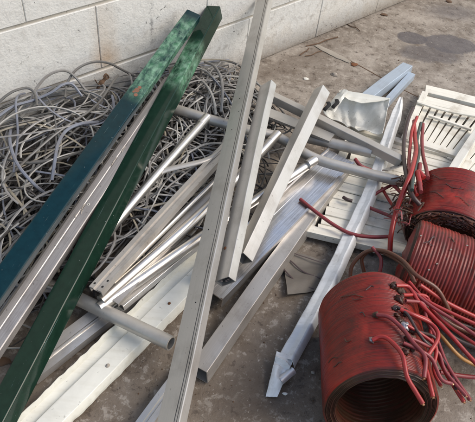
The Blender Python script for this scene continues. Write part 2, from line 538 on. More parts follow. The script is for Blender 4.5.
# long grey mullion with grooves
A, B = pbar((161.5, 452, .120), (263.4, -4, .278))
w, h = .054, .022; a = w / 2; g = .0022
prof = [(a, -.0015), (a - .0015, 0), (a - .006, 0), (a - .006, -g), (a - .0078, -g), (a - .0078, 0), (a - .0115, 0), (a - .0115, -g * 1.3), (a - .0140, -g * 1.3), (a - .0140, 0),
        (-a + .0015, 0), (-a, -.0015), (-a, -h + .0015), (-a + .0015, -h), (a - .0015, -h), (a, -h + .0015)]
# y axis of the frame points to the left of the bar, so mirror the profile
prof = [(-y, z) for (y, z) in prof][::-1]
lb = empty('long_mullion', A, 'longest beige grey metal mullion leaning across the whole pile towards the wall', 'metal bar')
prof_bar('bar_body', None, None, prof, A, B, M['beige'], R(-36), parent=lb, bow=.001, reg=(a, h))
mwL = frame(A, B, R(-36)); LL = (B - A).length


def dot_on(parent, mw, x, y, r, mat, name='screw_hole', hgt=.0012):
    n = 10
    vs = [mw @ V((x + r * math.cos(2 * math.pi * i / n), y + r * .85 * math.sin(2 * math.pi * i / n), z)) for z in (-.0005, hgt) for i in range(n)]
    vs.append(mw @ V((x, y, hgt * 1.3)))
    fs = [(i, (i + 1) % n, n + (i + 1) % n, n + i) for i in range(n)] + [(n + i, n + (i + 1) % n, 2 * n) for i in range(n)]
    return mesh_obj(name, [parent_inv(parent) @ q for q in vs], fs, mat, parent)


def parent_inv(o): return world_of(o).inverted()


for fx, y in ((.555, .006), (.60, -.004), (.64, .003), (.33, .008), (.2, -.002)):
    dot_on(lb, mwL, LL * fx, y, .0016, M['dark'], hgt=.0004)

# short box lying against it
A, B = pbar((221.5, 279, .160), (265.5, 83, .240))
sb = empty('short_box_section', A, 'short beige hollow box section with open dark end lying against the long mullion', 'metal bar')
box_bar('bar_body', '', '', A, B, .044, .024, M['beige'], R(-47), parent=sb, seed=3)
mwS = frame(A, B, R(-47))
v = [mwS @ V(q) for q in ((.010, -.020, -.003), (.010, .020, -.003), (.010, .020, -.021), (.010, -.020, -.021))]
mesh_obj('end_black', [parent_inv(sb) @ q for q in v], [(0, 1, 2, 3)], M['black_inner'], sb)  # flat black face set just inside the open end
for y, z in ((.010, -.010), (-.008, -.013), (.0, -.015)):
    p0 = mwS @ V((.003, y, z)); p1 = mwS @ V((.016, y * 1.2, z))
    tube('end_clip', [p0, p1], .003, M['solder'], sb, seg=6, n=1)
dot_on(sb, mwS, .085, .011, .0042, M['rust'], 'rust_blob', .002)
A2 = mwS @ V(((B - A).length * .83, 0, .0))
# diagonal box
A, B = pbar((238, 254, .108), (318.5, 87, .186))
box_bar('diagonal_box_section', 'beige box section with lavender side propped diagonally right of the short box section', 'metal bar', A, B, .037, .036, M['beige'], R(-48), seed=5)

# green bars
A, B = pbar((-22, 446, .075), (213.3, 6, .297))
L = (B - A).length
M['green1'] = green_mat('green_paint_near', L, (.70, .745, .84, .88), (.009, .027, .017), .22)
box_bar('green_box_section', 'dark green painted box section with worn pale patch, nearer of the two green ones', 'metal bar', A, B, .047, .046, M['green1'], R(-11), t=.003, c=.0042, seed=8, bow=.0015)
mwG = frame(A, B, R(-11)); g1 = bpy.data.objects['green_box_section']
A, B = pbar((-22, 312, .165), (193.5, 12, .322))
L = (B - A).length
M['green2'] = green_mat('green_far_sky_tint', L, (.60, .66, .93, .985), (.0025, .021, .027), .3)  # bluish base colour puts the sky's reflection into the green paint
box_bar('green_box_section', 'teal green box section with chalky upper end, resting on the grey cable tangle', 'metal bar', A, B, .046, .030, M['green2'], R(10), t=.003, c=.0042, seed=9, bow=.001)
g2 = bpy.data.objects['green_box_section.001']
mw2 = frame(A, B, R(10))
for fx, y, r_ in ((.63, -.004, .006), (.645, .001, .0085), (.657, -.001, .006), (.637, .006, .004)):
    dot_on(g2, mw2, L * fx, y, r_, M['rust_pale'], 'rust_scab', .0008)

# weathered aluminium bar between the green ones
A, B = pbar((-22, 362, .105), (172, 78, .228))
a = .025
prof = [(a, -.002), (a - .002, 0), (a * .12, -.0004), (a * .06, -.0016), (-a * .02, -.0016), (-a * .08, -.0004), (-a * .62, -.0006), (-a + .001, -.009), (-a, -.011), (-a, -.024), (a, -.024)]
prof = [(-y, z) for (y, z) in prof][::-1]
raw = empty('weathered_bar', A, 'weathered rounded aluminium bar with scratches between the two green sections', 'metal bar')
prof_bar('bar_body', None, None, prof, A, B, M['rawbar'], R(4), parent=raw, reg=(a, .026), seed=12)
mwR = frame(A, B, R(4)); LR = (B - A).length
dot_on(raw, mwR, LR * .46, -.006, .0034, M['white'], 'washer', .0008); dot_on(raw, mwR, LR * .46, -.006, .0018, M['dark'], 'screw_hole', .0012)
for fx, y, ln in ((.435, .0, .02), (.425, -.004, .012), (.60, .001, .03), (.655, -.002, .022), (.41, .003, .01)):
    tube('scrape', [mwR @ V((LR * fx, y, .0003)), mwR @ V((LR * fx + ln * .5, y + .002, .0008)), mwR @ V((LR * fx + ln, y + .001, .0003))],   .0011, M['stone'], raw, seg=5, n=2)

# brace bars on the right
A, B = pbar((262, 88, .118), (403.5, 158.5, .112))
br = empty('brace_bar', A, 'flat grey brace bar crossing under the diagonal box section with a drilled end bracket', 'metal bar')
box_bar('bar_body', '', '', A, B, .030, .026, M['tube_grey'], R(-6), parent=br, seed=14)
c0 = at(385, 170, .098); c1 = at(404, 163.5, .098)
mb = frame(c0, c1, R(-35)); Lb = (c1 - c0).length
v, f = box_geo((0, -.013, -.003), (Lb, .013, 0)); mesh_obj('bracket', v, f, M['tube_grey'], br, mb)
for x in (.3, .7):
    dot_on(br, mb, Lb * x, 0, .003, M['dark'], hgt=.0006)
A, B = pbar((256, 107.5, .102), (332, 137.5, .098))
prof = [(.024, 0), (-.024, 0), (-.024, -.008), (-.021, -.008), (-.021, -.003), (.021, -.003), (.021, -.012), (.024, -.012)]
prof_bar('flat_channel', 'short wide flat channel lying under the flat brace bar', 'metal bar', prof, A, B, M['beige'], R(-4), seed=16)
# plain short tube
A, B = at(300, 136, .07), at(371.5, 152.5, .085)
tube('short_tube', [A, B], .0165, M['tube_grey'], None, 20, .0145, label='short stubby grey tube ending beside the drilled bracket', cat='metal tube', n=12)

# welded tubular frame
fr = empty('tubular_frame', at(178, 112, .13), 'silver tubular ladder frame of three rungs between two cross rails', 'metal frame')
tube('rail', [at(172, 108, .135), at(207, 118.5, .132), at(240, 128, .125), at(277, 137, .112), at(314, 158, .098), at(360, 171.5, .094), at(404.5, 182.5, .093)], .0150, M['tube_grey'], fr, 20, .0125, n=8)
tube('rail', [at(40, 281, .045), at(85, 302, .058), at(171, 343.5, .098)], .0158, M['tube_grey'], fr, 22, .0128, n=10)
for pts, r in (([at(208, 117, .137), at(160, 171, .125), at(96, 246, .105)], .0125),
               ([at(278, 134, .122), at(206, 209, .100), at(101, 301, .083)], .0135),
               ([at(315, 160, .100), at(200, 238, .082), at(99, 308, .074)], .0135)):
    tube('rung', pts, r, M['steel'], fr, 20, n=8)
for p, q in (((207, 117.5, .137), (200, 125, .135)), ((277.5, 134.5, .121), (270, 142, .12)), ((314, 160.5, .107), (307, 165, .107))):
    tube('weld_collar', [at(*p), at(*q)], .0148, M['steel'], fr, 16, n=3, rfun=lambda t: 1 - .1 * t)
d0, d1 = at(404.2, 182.4, .093), at(398, 180.7, .093)
tube('bore_shade', [d0 + (d1 - d0) * .5, d1], .0124, M['dark'], fr, 16, n=1)  # dark plugs stand in for the shade inside the open rail ends
d0, d1 = at(171, 343.5, .098), at(150, 333.3, .089)
tube('bore_shade', [d0 + (d1 - d0) * .8, d1], .0127, M['dark'], fr, 16, n=1)
FRAME_SEGS = [(at(172, 108, .135), at(277, 137, .112)), (at(208, 117, .137), at(96, 246, .105)), (at(278, 134, .122), at(96, 305, .108)), (at(315, 160, .108), at(90, 312, .108))]
for s in FRAME_SEGS: BARS.append((s[0], s[1], .014, .016))

# slotted channel and dull strip among the tubes
A, B = pbar((95, 289, .128), (234, 138, .148))
prof = [(.017, 0), (.005, 0), (.005, -.004), (-.005, -.004), (-.005, 0), (-.017, 0), (-.017, -.016), (-.015, -.016), (-.015, -.006), (.015, -.006), (.015, -.016), (.017, -.016)]
ch = empty('grooved_channel', A, 'narrow grey grooved channel lying between the silver rungs of the tubular frame', 'metal bar')
prof_bar('bar_body', None, None, prof, A, B, M['alu_dull'], R(-10), parent=ch, reg=(.017, .016), seed=21)
mc = frame(A, B, R(-10))
for x, y in ((.012, -.011), (.03, -.011), (.012, .011)):
    dot_on(ch, mc, x, y, .003, M['dark'], hgt=.0006)
A, B = pbar((112, 300, .085), (236, 172, .1))
prof = [(.018, 0), (-.018, 0), (-.018, -.012), (-.016, -.012), (-.016, -.002), (.016, -.002), (.016, -.012), (.018, -.012)]
prof_bar('dull_strip', 'dull grey metal strip lying half hidden under the silver rungs', 'metal bar', prof, A, B, M['alu_dull'], R(0), reg=(.018, .012), seed=22)
A, B = pbar((120, 304, .062), (238, 210, .072))
box_bar('thin_box_section', 'thin silver box section lowest among the silver rungs', 'metal bar', A, B, .022, .016, M['alu'], R(-12), t=.0015, c=.0015, seed=61)
tube('thin_tube', [at(112, 281, .098), at(236, 160, .112)], .0075, M['steel'], None, 14, .006, label='thin straight silver tube close beside the grooved channel', cat='metal tube', n=10)
# bent strap
tube('bent_strap', [at(154, 182, .118), at(159, 174, .125), at(168, 169.5, .13), at(205, 160.5, .14), at(219, 152, .14), at(233, 139, .142)], .0082, M['tube_grey'], None, 12, flat=.55, label='flattened bent metal strap with rounded end above the dark cables', cat='metal strap', n=6)
BARS.append((at(155, 181, .118), at(205, 161, .14), .009, .008)); BARS.append((at(205, 161, .14), at(233, 139, .142), .009, .008))

# wide streaked tray and the box beside it
A, B = pbar((199, 368, .05), (344, 166, .055))
box_bar('grey_box_section', 'dull beige box section on the floor along the right side of the streaked tray', 'metal bar', A, B, .040, .046, M['alu_dull'], R(-6), seed=30)
A, B = pbar((207, 289, .062), (341, 156, .064))
wd2 = .094; a = wd2 / 2
prof = [(a + .001, .004), (a - .001, .0062), (a - .004, .006), (a - .0055, .003), (a - .006, 0), (a * .3, .0004), (a * .28, -.0004), (-a * .2, -.0004), (-a * .22, .0004), (-a + .006, 0), (-a + .006, .005), (-a, .005), (-a, -.03), (-a + .002, -.03), (-a + .002, -.003), (a - .002, -.003), (a - .002, -.03), (a, -.03)]
prof_bar('streaked_tray', 'wide streaky silver aluminium tray lying under the tubular frame', 'metal tray', prof, A, B, M['brushed'], R(2), seed=31)
# piece under the long mullion at the bottom edge
A, B = pbar((128, 446, .02), (190, 362, .03))
prof = [(.016, 0), (.004, 0), (.002, -.003), (-.002, -.003), (-.004, 0), (-.016, 0), (-.016, -.018), (.016, -.018)]
prof_bar('floor_offcut', 'light grey ribbed offcut on the floor under the lower end of the long mullion', 'metal bar', prof, A, B, M['beige'], 0, seed=33)
# window track
A, B = pbar((28, 371, .032), (150, 279, .036))
prof = [(.026, 0), (.002, 0), (.002, -.006), (-.001, -.006), (-.001, .001), (-.004, .001), (-.004, -.006), (-.008, -.006), (-.008, -.002), (-.026, -.002), (-.026, -.024), (.026, -.024)]
prof_bar('window_track', 'white and grey window track with dark slot beneath the pale tube end', 'metal bar', prof, A, B, M['alu'], R(0), seed=34)
# blue-grey channel at the back
A, B = pbar((356, 104, .052), (408, 64, .052))
box_bar('bluegrey_box_section', 'pale blue grey box section pointing to the stained floor at the back', 'metal bar', A, B, .042, .036, M['bluegrey'], R(-4), seed=36)
A, B = pbar((371, 119, .03), (412.5, 73, .034))
prof = [(.012, 0), (-.012, 0), (-.012, -.026), (-.009, -.026), (-.009, -.003), (.012, -.003)]
prof_bar('angle_strip', 'thin pale angle strip beside the blue grey box section', 'metal bar', prof, A, B, M['bluegrey'], R(0), seed=37)


# ------------------------------------------------------------ sheet pieces
def grid_obj(name, fn, nu, nv, mat, thick, parent=None, label=None, cat=None, group=None, sharp=40):
    vs = [fn(i / nu, j / nv) for j in range(nv + 1) for i in range(nu + 1)]
    O = sum(vs, V()) / len(vs)
    vs = [q - O for q in vs]
    k = nu + 1
    # offset copy along vertex normals gives the sheet its thickness
    fs = [(j * k + i, j * k + i + 1, (j + 1) * k + i + 1, (j + 1) * k + i) for j in range(nv) for i in range(nu)]
    nrm = [V() for _ in vs]
    for q in fs:
        nn = (vs[q[1]] - vs[q[0]]).cross(vs[q[3]] - vs[q[0]])
        for i in q: nrm[i] += nn
    n0 = len(vs)
    low = [p - (nn.normalized() if nn.length > 0 else V((0, 0, 1))) * thick for p, nn in zip(vs, nrm)]
    fs2 = [tuple(n0 + i for i in q[::-1]) for q in fs]
    edge = [i for i in range(k)] + [(j + 1) * k - 1 for j in range(1, nv + 1)] + [nv * k + i for i in range(nu - 1, -1, -1)] + [j * k for j in range(nv - 1, 0, -1)]
    rim = [(edge[(i + 1) % len(edge)], edge[i], n0 + edge[i], n0 + edge[(i + 1) % len(edge)]) for i in range(len(edge))]
    o = mesh_obj(name, vs + low, fs + fs2 + rim, mat, parent, Matrix.Translation(O), True, sharp)
    if label: tag(o, label, cat, group)
    return o


# cream flashing with crinkled edges
A, B = at(14, 452, .022), at(212, 257, .030)
mf = frame(A, B); Lf = (B - A).length
acr = [(.037, .020), (.0355, .011), (.034, .003), (.0335, .001), (.024, .0005), (.012, .001), (.0115, .0014), (.006, .0115), (.0055, .012), (-.006, .0125), (-.018, .013), (-.0335, .0125), (-.0342, .012), (-.038, .004), (-.0405, -.004), (-.041, -.012)]


def flash(u, vv):
    q = vv * (len(acr) - 1); i = min(int(q), len(acr) - 2); t = q - i
    y = acr[i][0] * (1 - t) + acr[i + 1][0] * t; z = acr[i][1] * (1 - t) + acr[i + 1][1] * t
    x = u * Lf
    e = abs(vv - .5) * 2
    y += (.0016 * noise.noise(V((x * 17, 3.3, vv * 2))) + .0018 * noise.noise(V((x * 60, 1.3, vv))) + .0025 * max(0, noise.noise(V((x * 38, 6.3, vv))))) * e ** 3 * (1.3 if vv > .5 else 1)
    z += .0018 * noise.noise(V((x * 14, 9, vv * 3))) + .0035 * noise.noise(V((x * 40, 5, vv))) * e ** 4
    return mf @ V((x, y, z + .004))


fl = empty('cream_flashing', A, 'cream metal flashing with crinkled edges lying on the floor below the tubular frame', 'sheet metal')
grid_obj('flashing_sheet', flash, 200, 45, M['cream'], .0009, fl, sharp=22)
dot_on(fl, mf, Lf * .375, -.018, .0052, M['stone'], 'hole_plug', .0185)
dot_on(fl, mf, Lf * .70, -.016, .004, M['rust'], 'hole_plug', .0185)
dot_on(fl, mf, Lf * .53, .02, .003, M['dark'], 'nail_hole', .0065)

# white channel running to the front
wpath = [(401, 97, .085), (386, 140, .078), (372.5, 182, .068), (350, 232, .055), (325.5, 284, .045), (285, 358, .036)]
wp = catmull([at(*q) for q in wpath], 10)
cs = [(.0175, -.020), (.0175, -.004), (.0165, -.0005), (.014, .001), (.004, -.001), (0, -.0018), (-.004, -.001), (-.0135, .001), (-.016, -.0008), (-.0175, -.004), (-.0178, -.022), (-.0165, -.030)]
NW = len(wp) - 1


def white_fn(u, vv):
    q = u * NW; i = min(int(q), NW - 1); t = q - i
    c = wp[i].lerp(wp[i + 1], t); T = (wp[i] - wp[i + 1]).normalized()
    y = V((0, 0, 1)).cross(T).normalized(); z = T.cross(y)
    rr = R(-22)
    y, z = y * math.cos(rr) + z * math.sin(rr), -y * math.sin(rr) + z * math.cos(rr)
    q = vv * (len(cs) - 1); k = min(int(q), len(cs) - 2); s = q - k
    yy = cs[k][0] * (1 - s) + cs[k + 1][0] * s; zz = cs[k][1] * (1 - s) + cs[k + 1][1] * s
    yy *= .25 + .55 * min(1, u * 14) + .2 * min(1, u * 3)
    yy += .0016 * noise.noise(V((u * 30, 2, vv * 2))); zz += .002 * noise.noise(V((u * 22, 7, vv * 2)))
    return c + y * yy + z * zz


wc = empty('white_channel', at(285, 358, 0), 'long white painted channel with torn crumpled lower end beside the front coil', 'metal bar')
grid_obj('channel_body', white_fn, 90, 22, M['white_clean'], .0014, wc)
TQ = [at(276.5, 352, .037), at(294, 359, .030), at(277, 398, .004), at(265.5, 397.5, .003)]


def tongue(u, vv):
    # u down the torn end, vv across
    a_ = TQ[0].lerp(TQ[1], vv); e_ = TQ[3].lerp(TQ[2], vv)
    p = a_.lerp(e_, u)
    bulge = .012 * math.sin(math.pi * u) * math.sin(math.pi * vv) - .016 * math.exp(-((u - .45) / .13) ** 2 - ((vv - .62) / .22) ** 2)
    crease = .006 * math.exp(-((u - .14 - .12 * vv) / .035) ** 2) - .006 * math.exp(-((u - .24 - .1 * vv) / .04) ** 2)
    p = p + V((0, 0, .004 + bulge + crease + .0015 * noise.noise(V((u * 5, vv * 4, 2)))))
    p.x += .001 * noise.noise(V((u * 16, 3, vv)))
    return p


grid_obj('torn_end', tongue, 40, 22, M['white_clean'], .0014, wc)


def curl(u, vv):
    c = at(292, 372, .012).lerp(at(279, 383, .010), u); a = vv * 4.2 + .4
    rr = .011 * (1 - .35 * vv)
    T = (at(279, 383, .01) - at(292, 372, .012)).normalized(); y = V((0, 0, 1)).cross(T).normalized()
    return c + y * (rr * math.cos(a)) + V((0, 0, rr * math.sin(a) + .006))


grid_obj('curled_lip', curl, 8, 16, M['alu'], .0012, wc)

# crumpled white sheet near the back
cq = [at(323, 112, .06), at(382, 134, .085), at(389, 101, .105), at(340, 92, .10)]


def crumple(u, vv):
    p = cq[0].lerp(cq[1], u).lerp(cq[3].lerp(cq[2], u), vv)
    dip = -.062 * math.sin(math.pi * min(1, u ** .8)) ** .7 * math.sin(math.pi * (.1 + .82 * vv))
    w_ = u * 3.2 + vv * 1.2
    cr = .012 * noise.noise(V((u * 4, vv * 3, 1))) + .018 * abs(noise.noise(V((w_ * 1.3, vv * .5, 4.4)))) + .002 * noise.noise(V((u * 14, vv * 9, 2)))
    return p + V((0, 0, max(dip + cr, -.055)))


def lip(u, vv):
    p = cq[3].lerp(cq[2], u); n_ = (cq[0] - cq[3]).normalized()
    wdt = .050 * (math.sin(math.pi * (.06 + .9 * u)) ** .7)
    a_ = vv * 1.7
    return p + n_ * (wdt * math.sin(a_) - .004) + V((0, 0, .010 * (1 - math.cos(a_ * 1.6)) * .5 + .006 + .004 * noise.noise(V((u * 6, vv * 2, 8)))))


def side_flap(u, vv):
    p = cq[0].lerp(cq[3], u); n_ = (cq[1] - cq[0]).normalized()
    return p + n_ * (.040 * vv * (1 - .3 * u)) + V((0, 0, .004 + .012 * math.sin(vv * 2.2) + .006 * noise.noise(V((u * 5, vv * 3, 3)))))


cs_o = empty('crumpled_sheet', at(360, 115, 0), 'crumpled white metal sheet with folded lip between brace bar and blue grey section', 'sheet metal')
grid_obj('sheet', crumple, 44, 30, M['grey_sheet'], .0012, cs_o, sharp=14)
grid_obj('folded_lip', lip, 26, 8, M['cream'], .0012, cs_o)
grid_obj('side_flap', side_flap, 14, 8, M['cream'], .0012, cs_o)
for px, py, sx in ((327, 107, .010), (335.5, 104.5, .008)):  # flat dark patches stand in for the shade in the torn holes
    tube('torn_hole_dark', [at(px - 3, py + 3.5, .094), at(px - 1, py + 1, .1), at(px + 2, py - 2, .1), at(px + 1, py - 5, .1)], .007, M['dark'], cs_o, 8, n=3, flat=.3)


# ------------------------------------------------------------ louvred shutters
def shutter(label, corners, z, slat_dir, nsl, border, seed, rails=True, tilt=8, gap=.82, skip=()):
    """corners: four world points a,b,c,d (a->b long side); slats run a->b"""
    a, b, c, d = [V((q.x, q.y, z)) for q in corners]
    rt = empty('louvred_shutter', (a + c) / 2, label, 'shutter')
    rng = random.Random(seed)

    def board(name, p, q, w, th, lift, roll, droop=0.0):
        p = V((p.x, p.y, z + lift)); q = V((q.x, q.y, z + lift))
        mw = frame(p, q, R(roll)); L = (q - p).length
        vs, fs = sweep(rect(w, th, .0012), L, 8, None, lambda s: V((s.x, s.y + droop * math.sin(math.pi * s.x / L), s.z + .0012 * noise.noise(V((s.x * 8, seed + lift * 99, w))))))
        return mesh_obj(name, vs, fs, M['shutter'], rt, mw, True, 25)
    for i in range(nsl):
        if i in skip: continue
        t = (i + .5) / nsl
        p = a.lerp(d, t); q = b.lerp(c, t); e = (q - p).normalized() * border * .9
        wd_ = (d - a).length / nsl * gap
        board('slat', p + e, q - e, wd_, .005, -.004 + rng.uniform(-.0015, .0015), -tilt + rng.uniform(-3, 3))
    if rails:
        for p, q, nm in ((a, b, 'rail'), (d, c, 'rail'), (a, d, 'stile'), (b, c, 'stile')):
            board(nm, p, q, border, .022, .006, 0)
    return rt, board


# lower shutter: slats run left to right
c1 = [at(305, 238), at(424, 266), at(464, 168), at(352, 138)]
sh1, brd1 = shutter('weathered white louvred shutter lying flat beneath the white channel and loose red leads', c1, .035, 0, 13, .026, 3, tilt=5, gap=1.0, skip=())
# upper shutter: slats run up the picture
c2 = [at(404, 148), at(424, 104), at(520, 128), at(468, 184)]
sh2, brd2 = shutter('weathered cream shutter with gaps between slats at the right edge of the pile', c2, .042, 0, 12, .02, 4, tilt=4, gap=.93, rails=False)
brd2('stile', at(400, 150), at(421, 103), .022, .02, .008, 0)
brd2('rail', at(421.5, 99.5), at(530, 126), .050, .014, .007, 0)
brd2('rail', at(415, 108.5), at(528, 137), .046, .014, .005, 0)
brd2('bowed_slat', at(412, 115), at(472, 129), .016, .006, .018, 0, -.012)
brd2('tilt_rod', at(424, 127), at(466, 141), .010, .008, .010, 0)
brd2('rail', at(400, 148), at(455, 166), .03, .018, .006, 0)
# grimy white rail on top
A, B = pbar((447, 178, .075), (481, 126, .075))
box_bar('white_rail', 'grimy white rail lying across the cream shutter behind the top red coil', 'metal bar', A, B, .026, .028, M['white'], R(-8), seed=44)
# thin brown sheet with dark gasket edges, half under the shutter corner
p0, p1, p2 = at(282, 251, .006), at(330, 262, .006), at(287, 300, .006)


def thin_sheet(u, vv):
    p = p0 + (p1 - p0) * u + (p2 - p0) * vv * (.95 - .45 * u)
    p.z += .010 * (1 - u) ** 2 + .003 * math.sin(vv * 9 + u * 4) + .002 * noise.noise(V((u * 6, vv * 6, 3)))
    return p


ths = empty('thin_sheet', V((p0.x, p0.y, 0)), 'thin brown sheet with dark curved gasket strips on the floor at the shutter corner', 'sheet metal')
grid_obj('sheet', thin_sheet, 22, 22, M['sheet_brown'], .0008, ths)
for pts, r in (([(284, 256, .022), (292, 262, .018), (304, 272, .012), (320, 278, .010)], .0022), ([(283, 268, .020), (290, 276, .016), (300, 284, .010), (314, 289, .006)], .0022), ([(286, 249, .024), (296, 254, .022), (308, 258, .018), (326, 264, .012)], .0016)):
    tube('gasket_strip', [at(*q) for q in pts], r, M['blackwire'], ths, 6, n=5, flat=.6)


# ------------------------------------------------------------ coils
def coil(label, front, axis, a, b, rin, Lc, mat, ribs, seed, ribd=.0025, segs=96):
    """front: centre of near end; axis: unit vector pointing to the far end"""
    x = V((0, 0, 1)).cross(axis).normalized(); y = axis.cross(x)
    rt3 = Matrix((x, y, axis)).transposed()
    root = empty('wire_coil', V((front.x, front.y, 0)) , label, 'coil')
    mw = rt3.to_4x4(); mw.translation = front
    q = rin

    def lathe(prof, fn):
        vs, fs = [], []
        for (r, z) in prof:
            for s in range(segs):
                t = 2 * math.pi * s / segs
                rr = r + fn(t, z, r)
                vs.append((rr * a * math.cos(t), rr * b * math.sin(t), z))
        for i in range(len(prof) - 1):
            for s in range(segs):
                i0 = i * segs + s; i1 = i * segs + (s + 1) % segs
                fs.append((i0, i0 + segs, i1 + segs, i1))
        return vs, fs

    def rough(amp, fr):
        return lambda t, z, r: amp * fbm((math.cos(t) * 1.5 * fr, math.sin(t) * 1.5 * fr, z * 10 * fr + seed), 1, 4)
    # winding: turns side by side, none quite like the next
    prof = []
    z = .004
    rg = random.Random(seed)
    pitch = (Lc - .008) / ribs
    for i in range(ribs):
        off_ = rg.gauss(0, ribd * .28) / a - (ribd * 1.2 / a if rg.random() < .06 else 0)
        for k in range(5):
            s = k / 5
            prof.append((1 + off_ - ribd / a * (1 - math.sin(math.pi * s) ** .7), z + pitch * (i + s)))
    wob = lambda t, z, r: .010 * fbm((math.cos(t) * 1.3, math.sin(t) * 1.3, z * 7 + seed), 1, 3) + .003 * noise.noise(V((math.cos(t) * 6, math.sin(t) * 6, z * 160 + seed)))
    vs, fs = lathe([(.965, .002)] + prof + [(.965, Lc - .002)], wob)
    mesh_obj('winding', vs, fs, mat, root, mw, True)
    # the ends show the layers of wire as rings
    for nm, z0, sg in (('end_ring', .0, 1), ('end_ring', Lc, -1)):
        pr = [(q + .001, z0 + sg * .014), (q + .004, z0 + sg * .004)]
        nl = 9
        for i in range(nl):
            o1 = rg.uniform(-.0025, .0025)
            for k in range(4):
                rr = q + .006 + (.966 - q - .006) * (i + k / 4) / nl
                pr.append((rr, z0 - sg * (o1 + .0035 * math.sin(math.pi * k / 4) - .002)))
        pr += [(.970, z0 + sg * .003)]
        vs, fs = lathe(pr, rough(.016, 3))
        if sg < 0: fs = [g[::-1] for g in fs]
        mesh_obj(nm, vs, fs, M['coilend'], root, mw, True)
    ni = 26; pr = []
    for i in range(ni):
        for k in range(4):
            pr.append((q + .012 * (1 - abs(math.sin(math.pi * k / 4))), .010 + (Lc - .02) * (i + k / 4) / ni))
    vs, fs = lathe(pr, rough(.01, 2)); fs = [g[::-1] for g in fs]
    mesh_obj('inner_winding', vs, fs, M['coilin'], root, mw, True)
    return root, mw


def hdir(x, y, z=0): return V((x, y, z)).normalized()


ax1 = hdir(.0, .985, -.13)
coil1, mw1 = coil('front red varnished coil with open dark bore and cut leads on its right side', at(380, 410, .138), ax1, .106, .128, .76, .245, M['varnish'], 66, 1, ribd=.0006)
ax2 = hdir(math.cos(R(19)), -math.sin(R(19)), 0)
coil2, mw2c = coil('middle red coil with closely ribbed turns behind the front coil', at(404, 262, .112), ax2, .112, .112, .7, .34, M['varnish_rib'], 44, 2, ribd=.0027)
ax3 = hdir(.30, .95, -.02)
coil3, mw3 = coil('rearmost red coil with burnt brown end and dark leads standing behind the ribbed coil', at(449, 240, .096), ax3, .118, .096, .72, .19, M['varnish'], 40, 3, ribd=.0014)

def on_coil(mw, a, b, px, py, lift):
    d = FW * F_PX + RT * (px - 237.5) + UP * (211 - py)
    inv = mw.inverted(); o = inv @ V((0, 0, CAM_H)); e = inv.to_3x3() @ d
    A_ = (e.x / a) ** 2 + (e.y / b) ** 2; B_ = 2 * (o.x * e.x / a ** 2 + o.y * e.y / b ** 2); C_ = (o.x / a) ** 2 + (o.y / b) ** 2 - 1
    D_ = B_ * B_ - 4 * A_ * C_
    if D_ < 0: return None
    t = (-B_ - math.sqrt(D_)) / (2 * A_); q = o + e * t
    if q.z < 0: return None
    nn = V((q.x / a ** 2, q.y / b ** 2, 0)).normalized()
    return mw @ (q + nn * lift)


# terminals and cut leads of the front coil
LE = [  # (points with height above the winding (or None: plain height), radius, material)
    ([(373, 342, .006), (381, 341, .011), (389, 345, .013), (398, 360, .016), (407, 376, .022), (415, 391, .03), (423, 404, .04)], .0056, 'leadred'),
    ([(377, 317, .006), (388, 321, .010), (399, 332, .012), (409, 347, .014), (418, 362, .018), (424, 378, .026)], .0056, 'leadpink'),
    ([(398, 312, .008), (409, 320, .014), (419, 329, .026), (423, 343, .03), (425, 360, .034), (428, 376, .036), (433, 397, .04)], .0056, 'leadred'),
    ([(394, 288, .008), (404, 290, .014), (418, 301, .03), (434, 318, .04), (452, 338, .05), (466, 352, .05), (479, 367, .05)], .0058, 'leadred'),
    ([(408, 316, .008), (420, 325, .02), (431, 338, .03), (440, 360, .036), (448, 378, .04), (464, 402, .05)], .0056, 'leadred'),
    ([(403, 303, .008), (414, 308, .02), (427, 320, .03), (437, 339, .034), (447, 366, .04), (470, 400, .05)], .0050, 'leadpink'),
    ([(402, 345, .006), (413, 352, .010), (424, 362, .016), (441, 378, .03), (452, 384, .03)], .0048, 'leadpink'),
    ([(405, 284, .010), (425, 299, .03), (450, 312, .05), (482, 327, .05)], .0050, 'leadred'),
    ([(403, 287, .008), (428, 304, .02), (455, 321, .04), (484, 341, .04)], .0048, 'leadpink'),
    ([(405, 328, .008), (416, 337, .012), (425, 352, .022), (434, 370, .03), (441, 386, .03)], .0046, 'leadred'),
    ([(409, 341, .008), (418, 347, .012), (428, 356, .02), (446, 372, .03), (466, 396, .03)], .0046, 'leadpink'),
    ([(400, 298, .010), (414, 300, .024), (432, 310, .036), (450, 326, .04), (484, 350, .04)], .0048, 'leadred'),
    ([(411, 333, .008), (424, 340, .02), (438, 352, .028), (450, 372, .03), (456, 390, .03)], .0044, 'blackwire'),
    ([(396, 309, .006), (404, 318, .010), (412, 334, .012), (419, 346, .016), (426, 352, .02)], .0040, 'blackwire'),
]
for pts, r, mt in LE:
    w = []
    for px, py, lf in pts:
        q = on_coil(mw1, .106, .128, px, py, lf)
        if q is None: q = at(px, py, max(.02, w[-1].z - .004 if w else .2))
        if w and q.z > w[-1].z + .012: q = at(px, py, w[-1].z)
        if w and q.z < w[-1].z - .035: q = at(px, py, w[-1].z - .02)
        w.append(q)
    r *= .74
    w = [p + V((noise.noise(p * 40), noise.noise(p * 40 + V((5, 5, 5))), noise.noise(p * 40 + V((9, 2, 4))))) * .003 if 0 < k_ < len(w) - 1 else p for k_, p in enumerate(w)]
    tube('lead', w, r, M[mt], coil1, 9, n=7, rfun=lambda t: 1 + .10 * noise.noise(V((t * 14, r * 999, 0))))
    e = w[-1] + (w[-1] - w[-2]).normalized() * .003
    tube('cut_end', [w[-1], e], r * .55, M['copper'], coil1, 7, n=1)
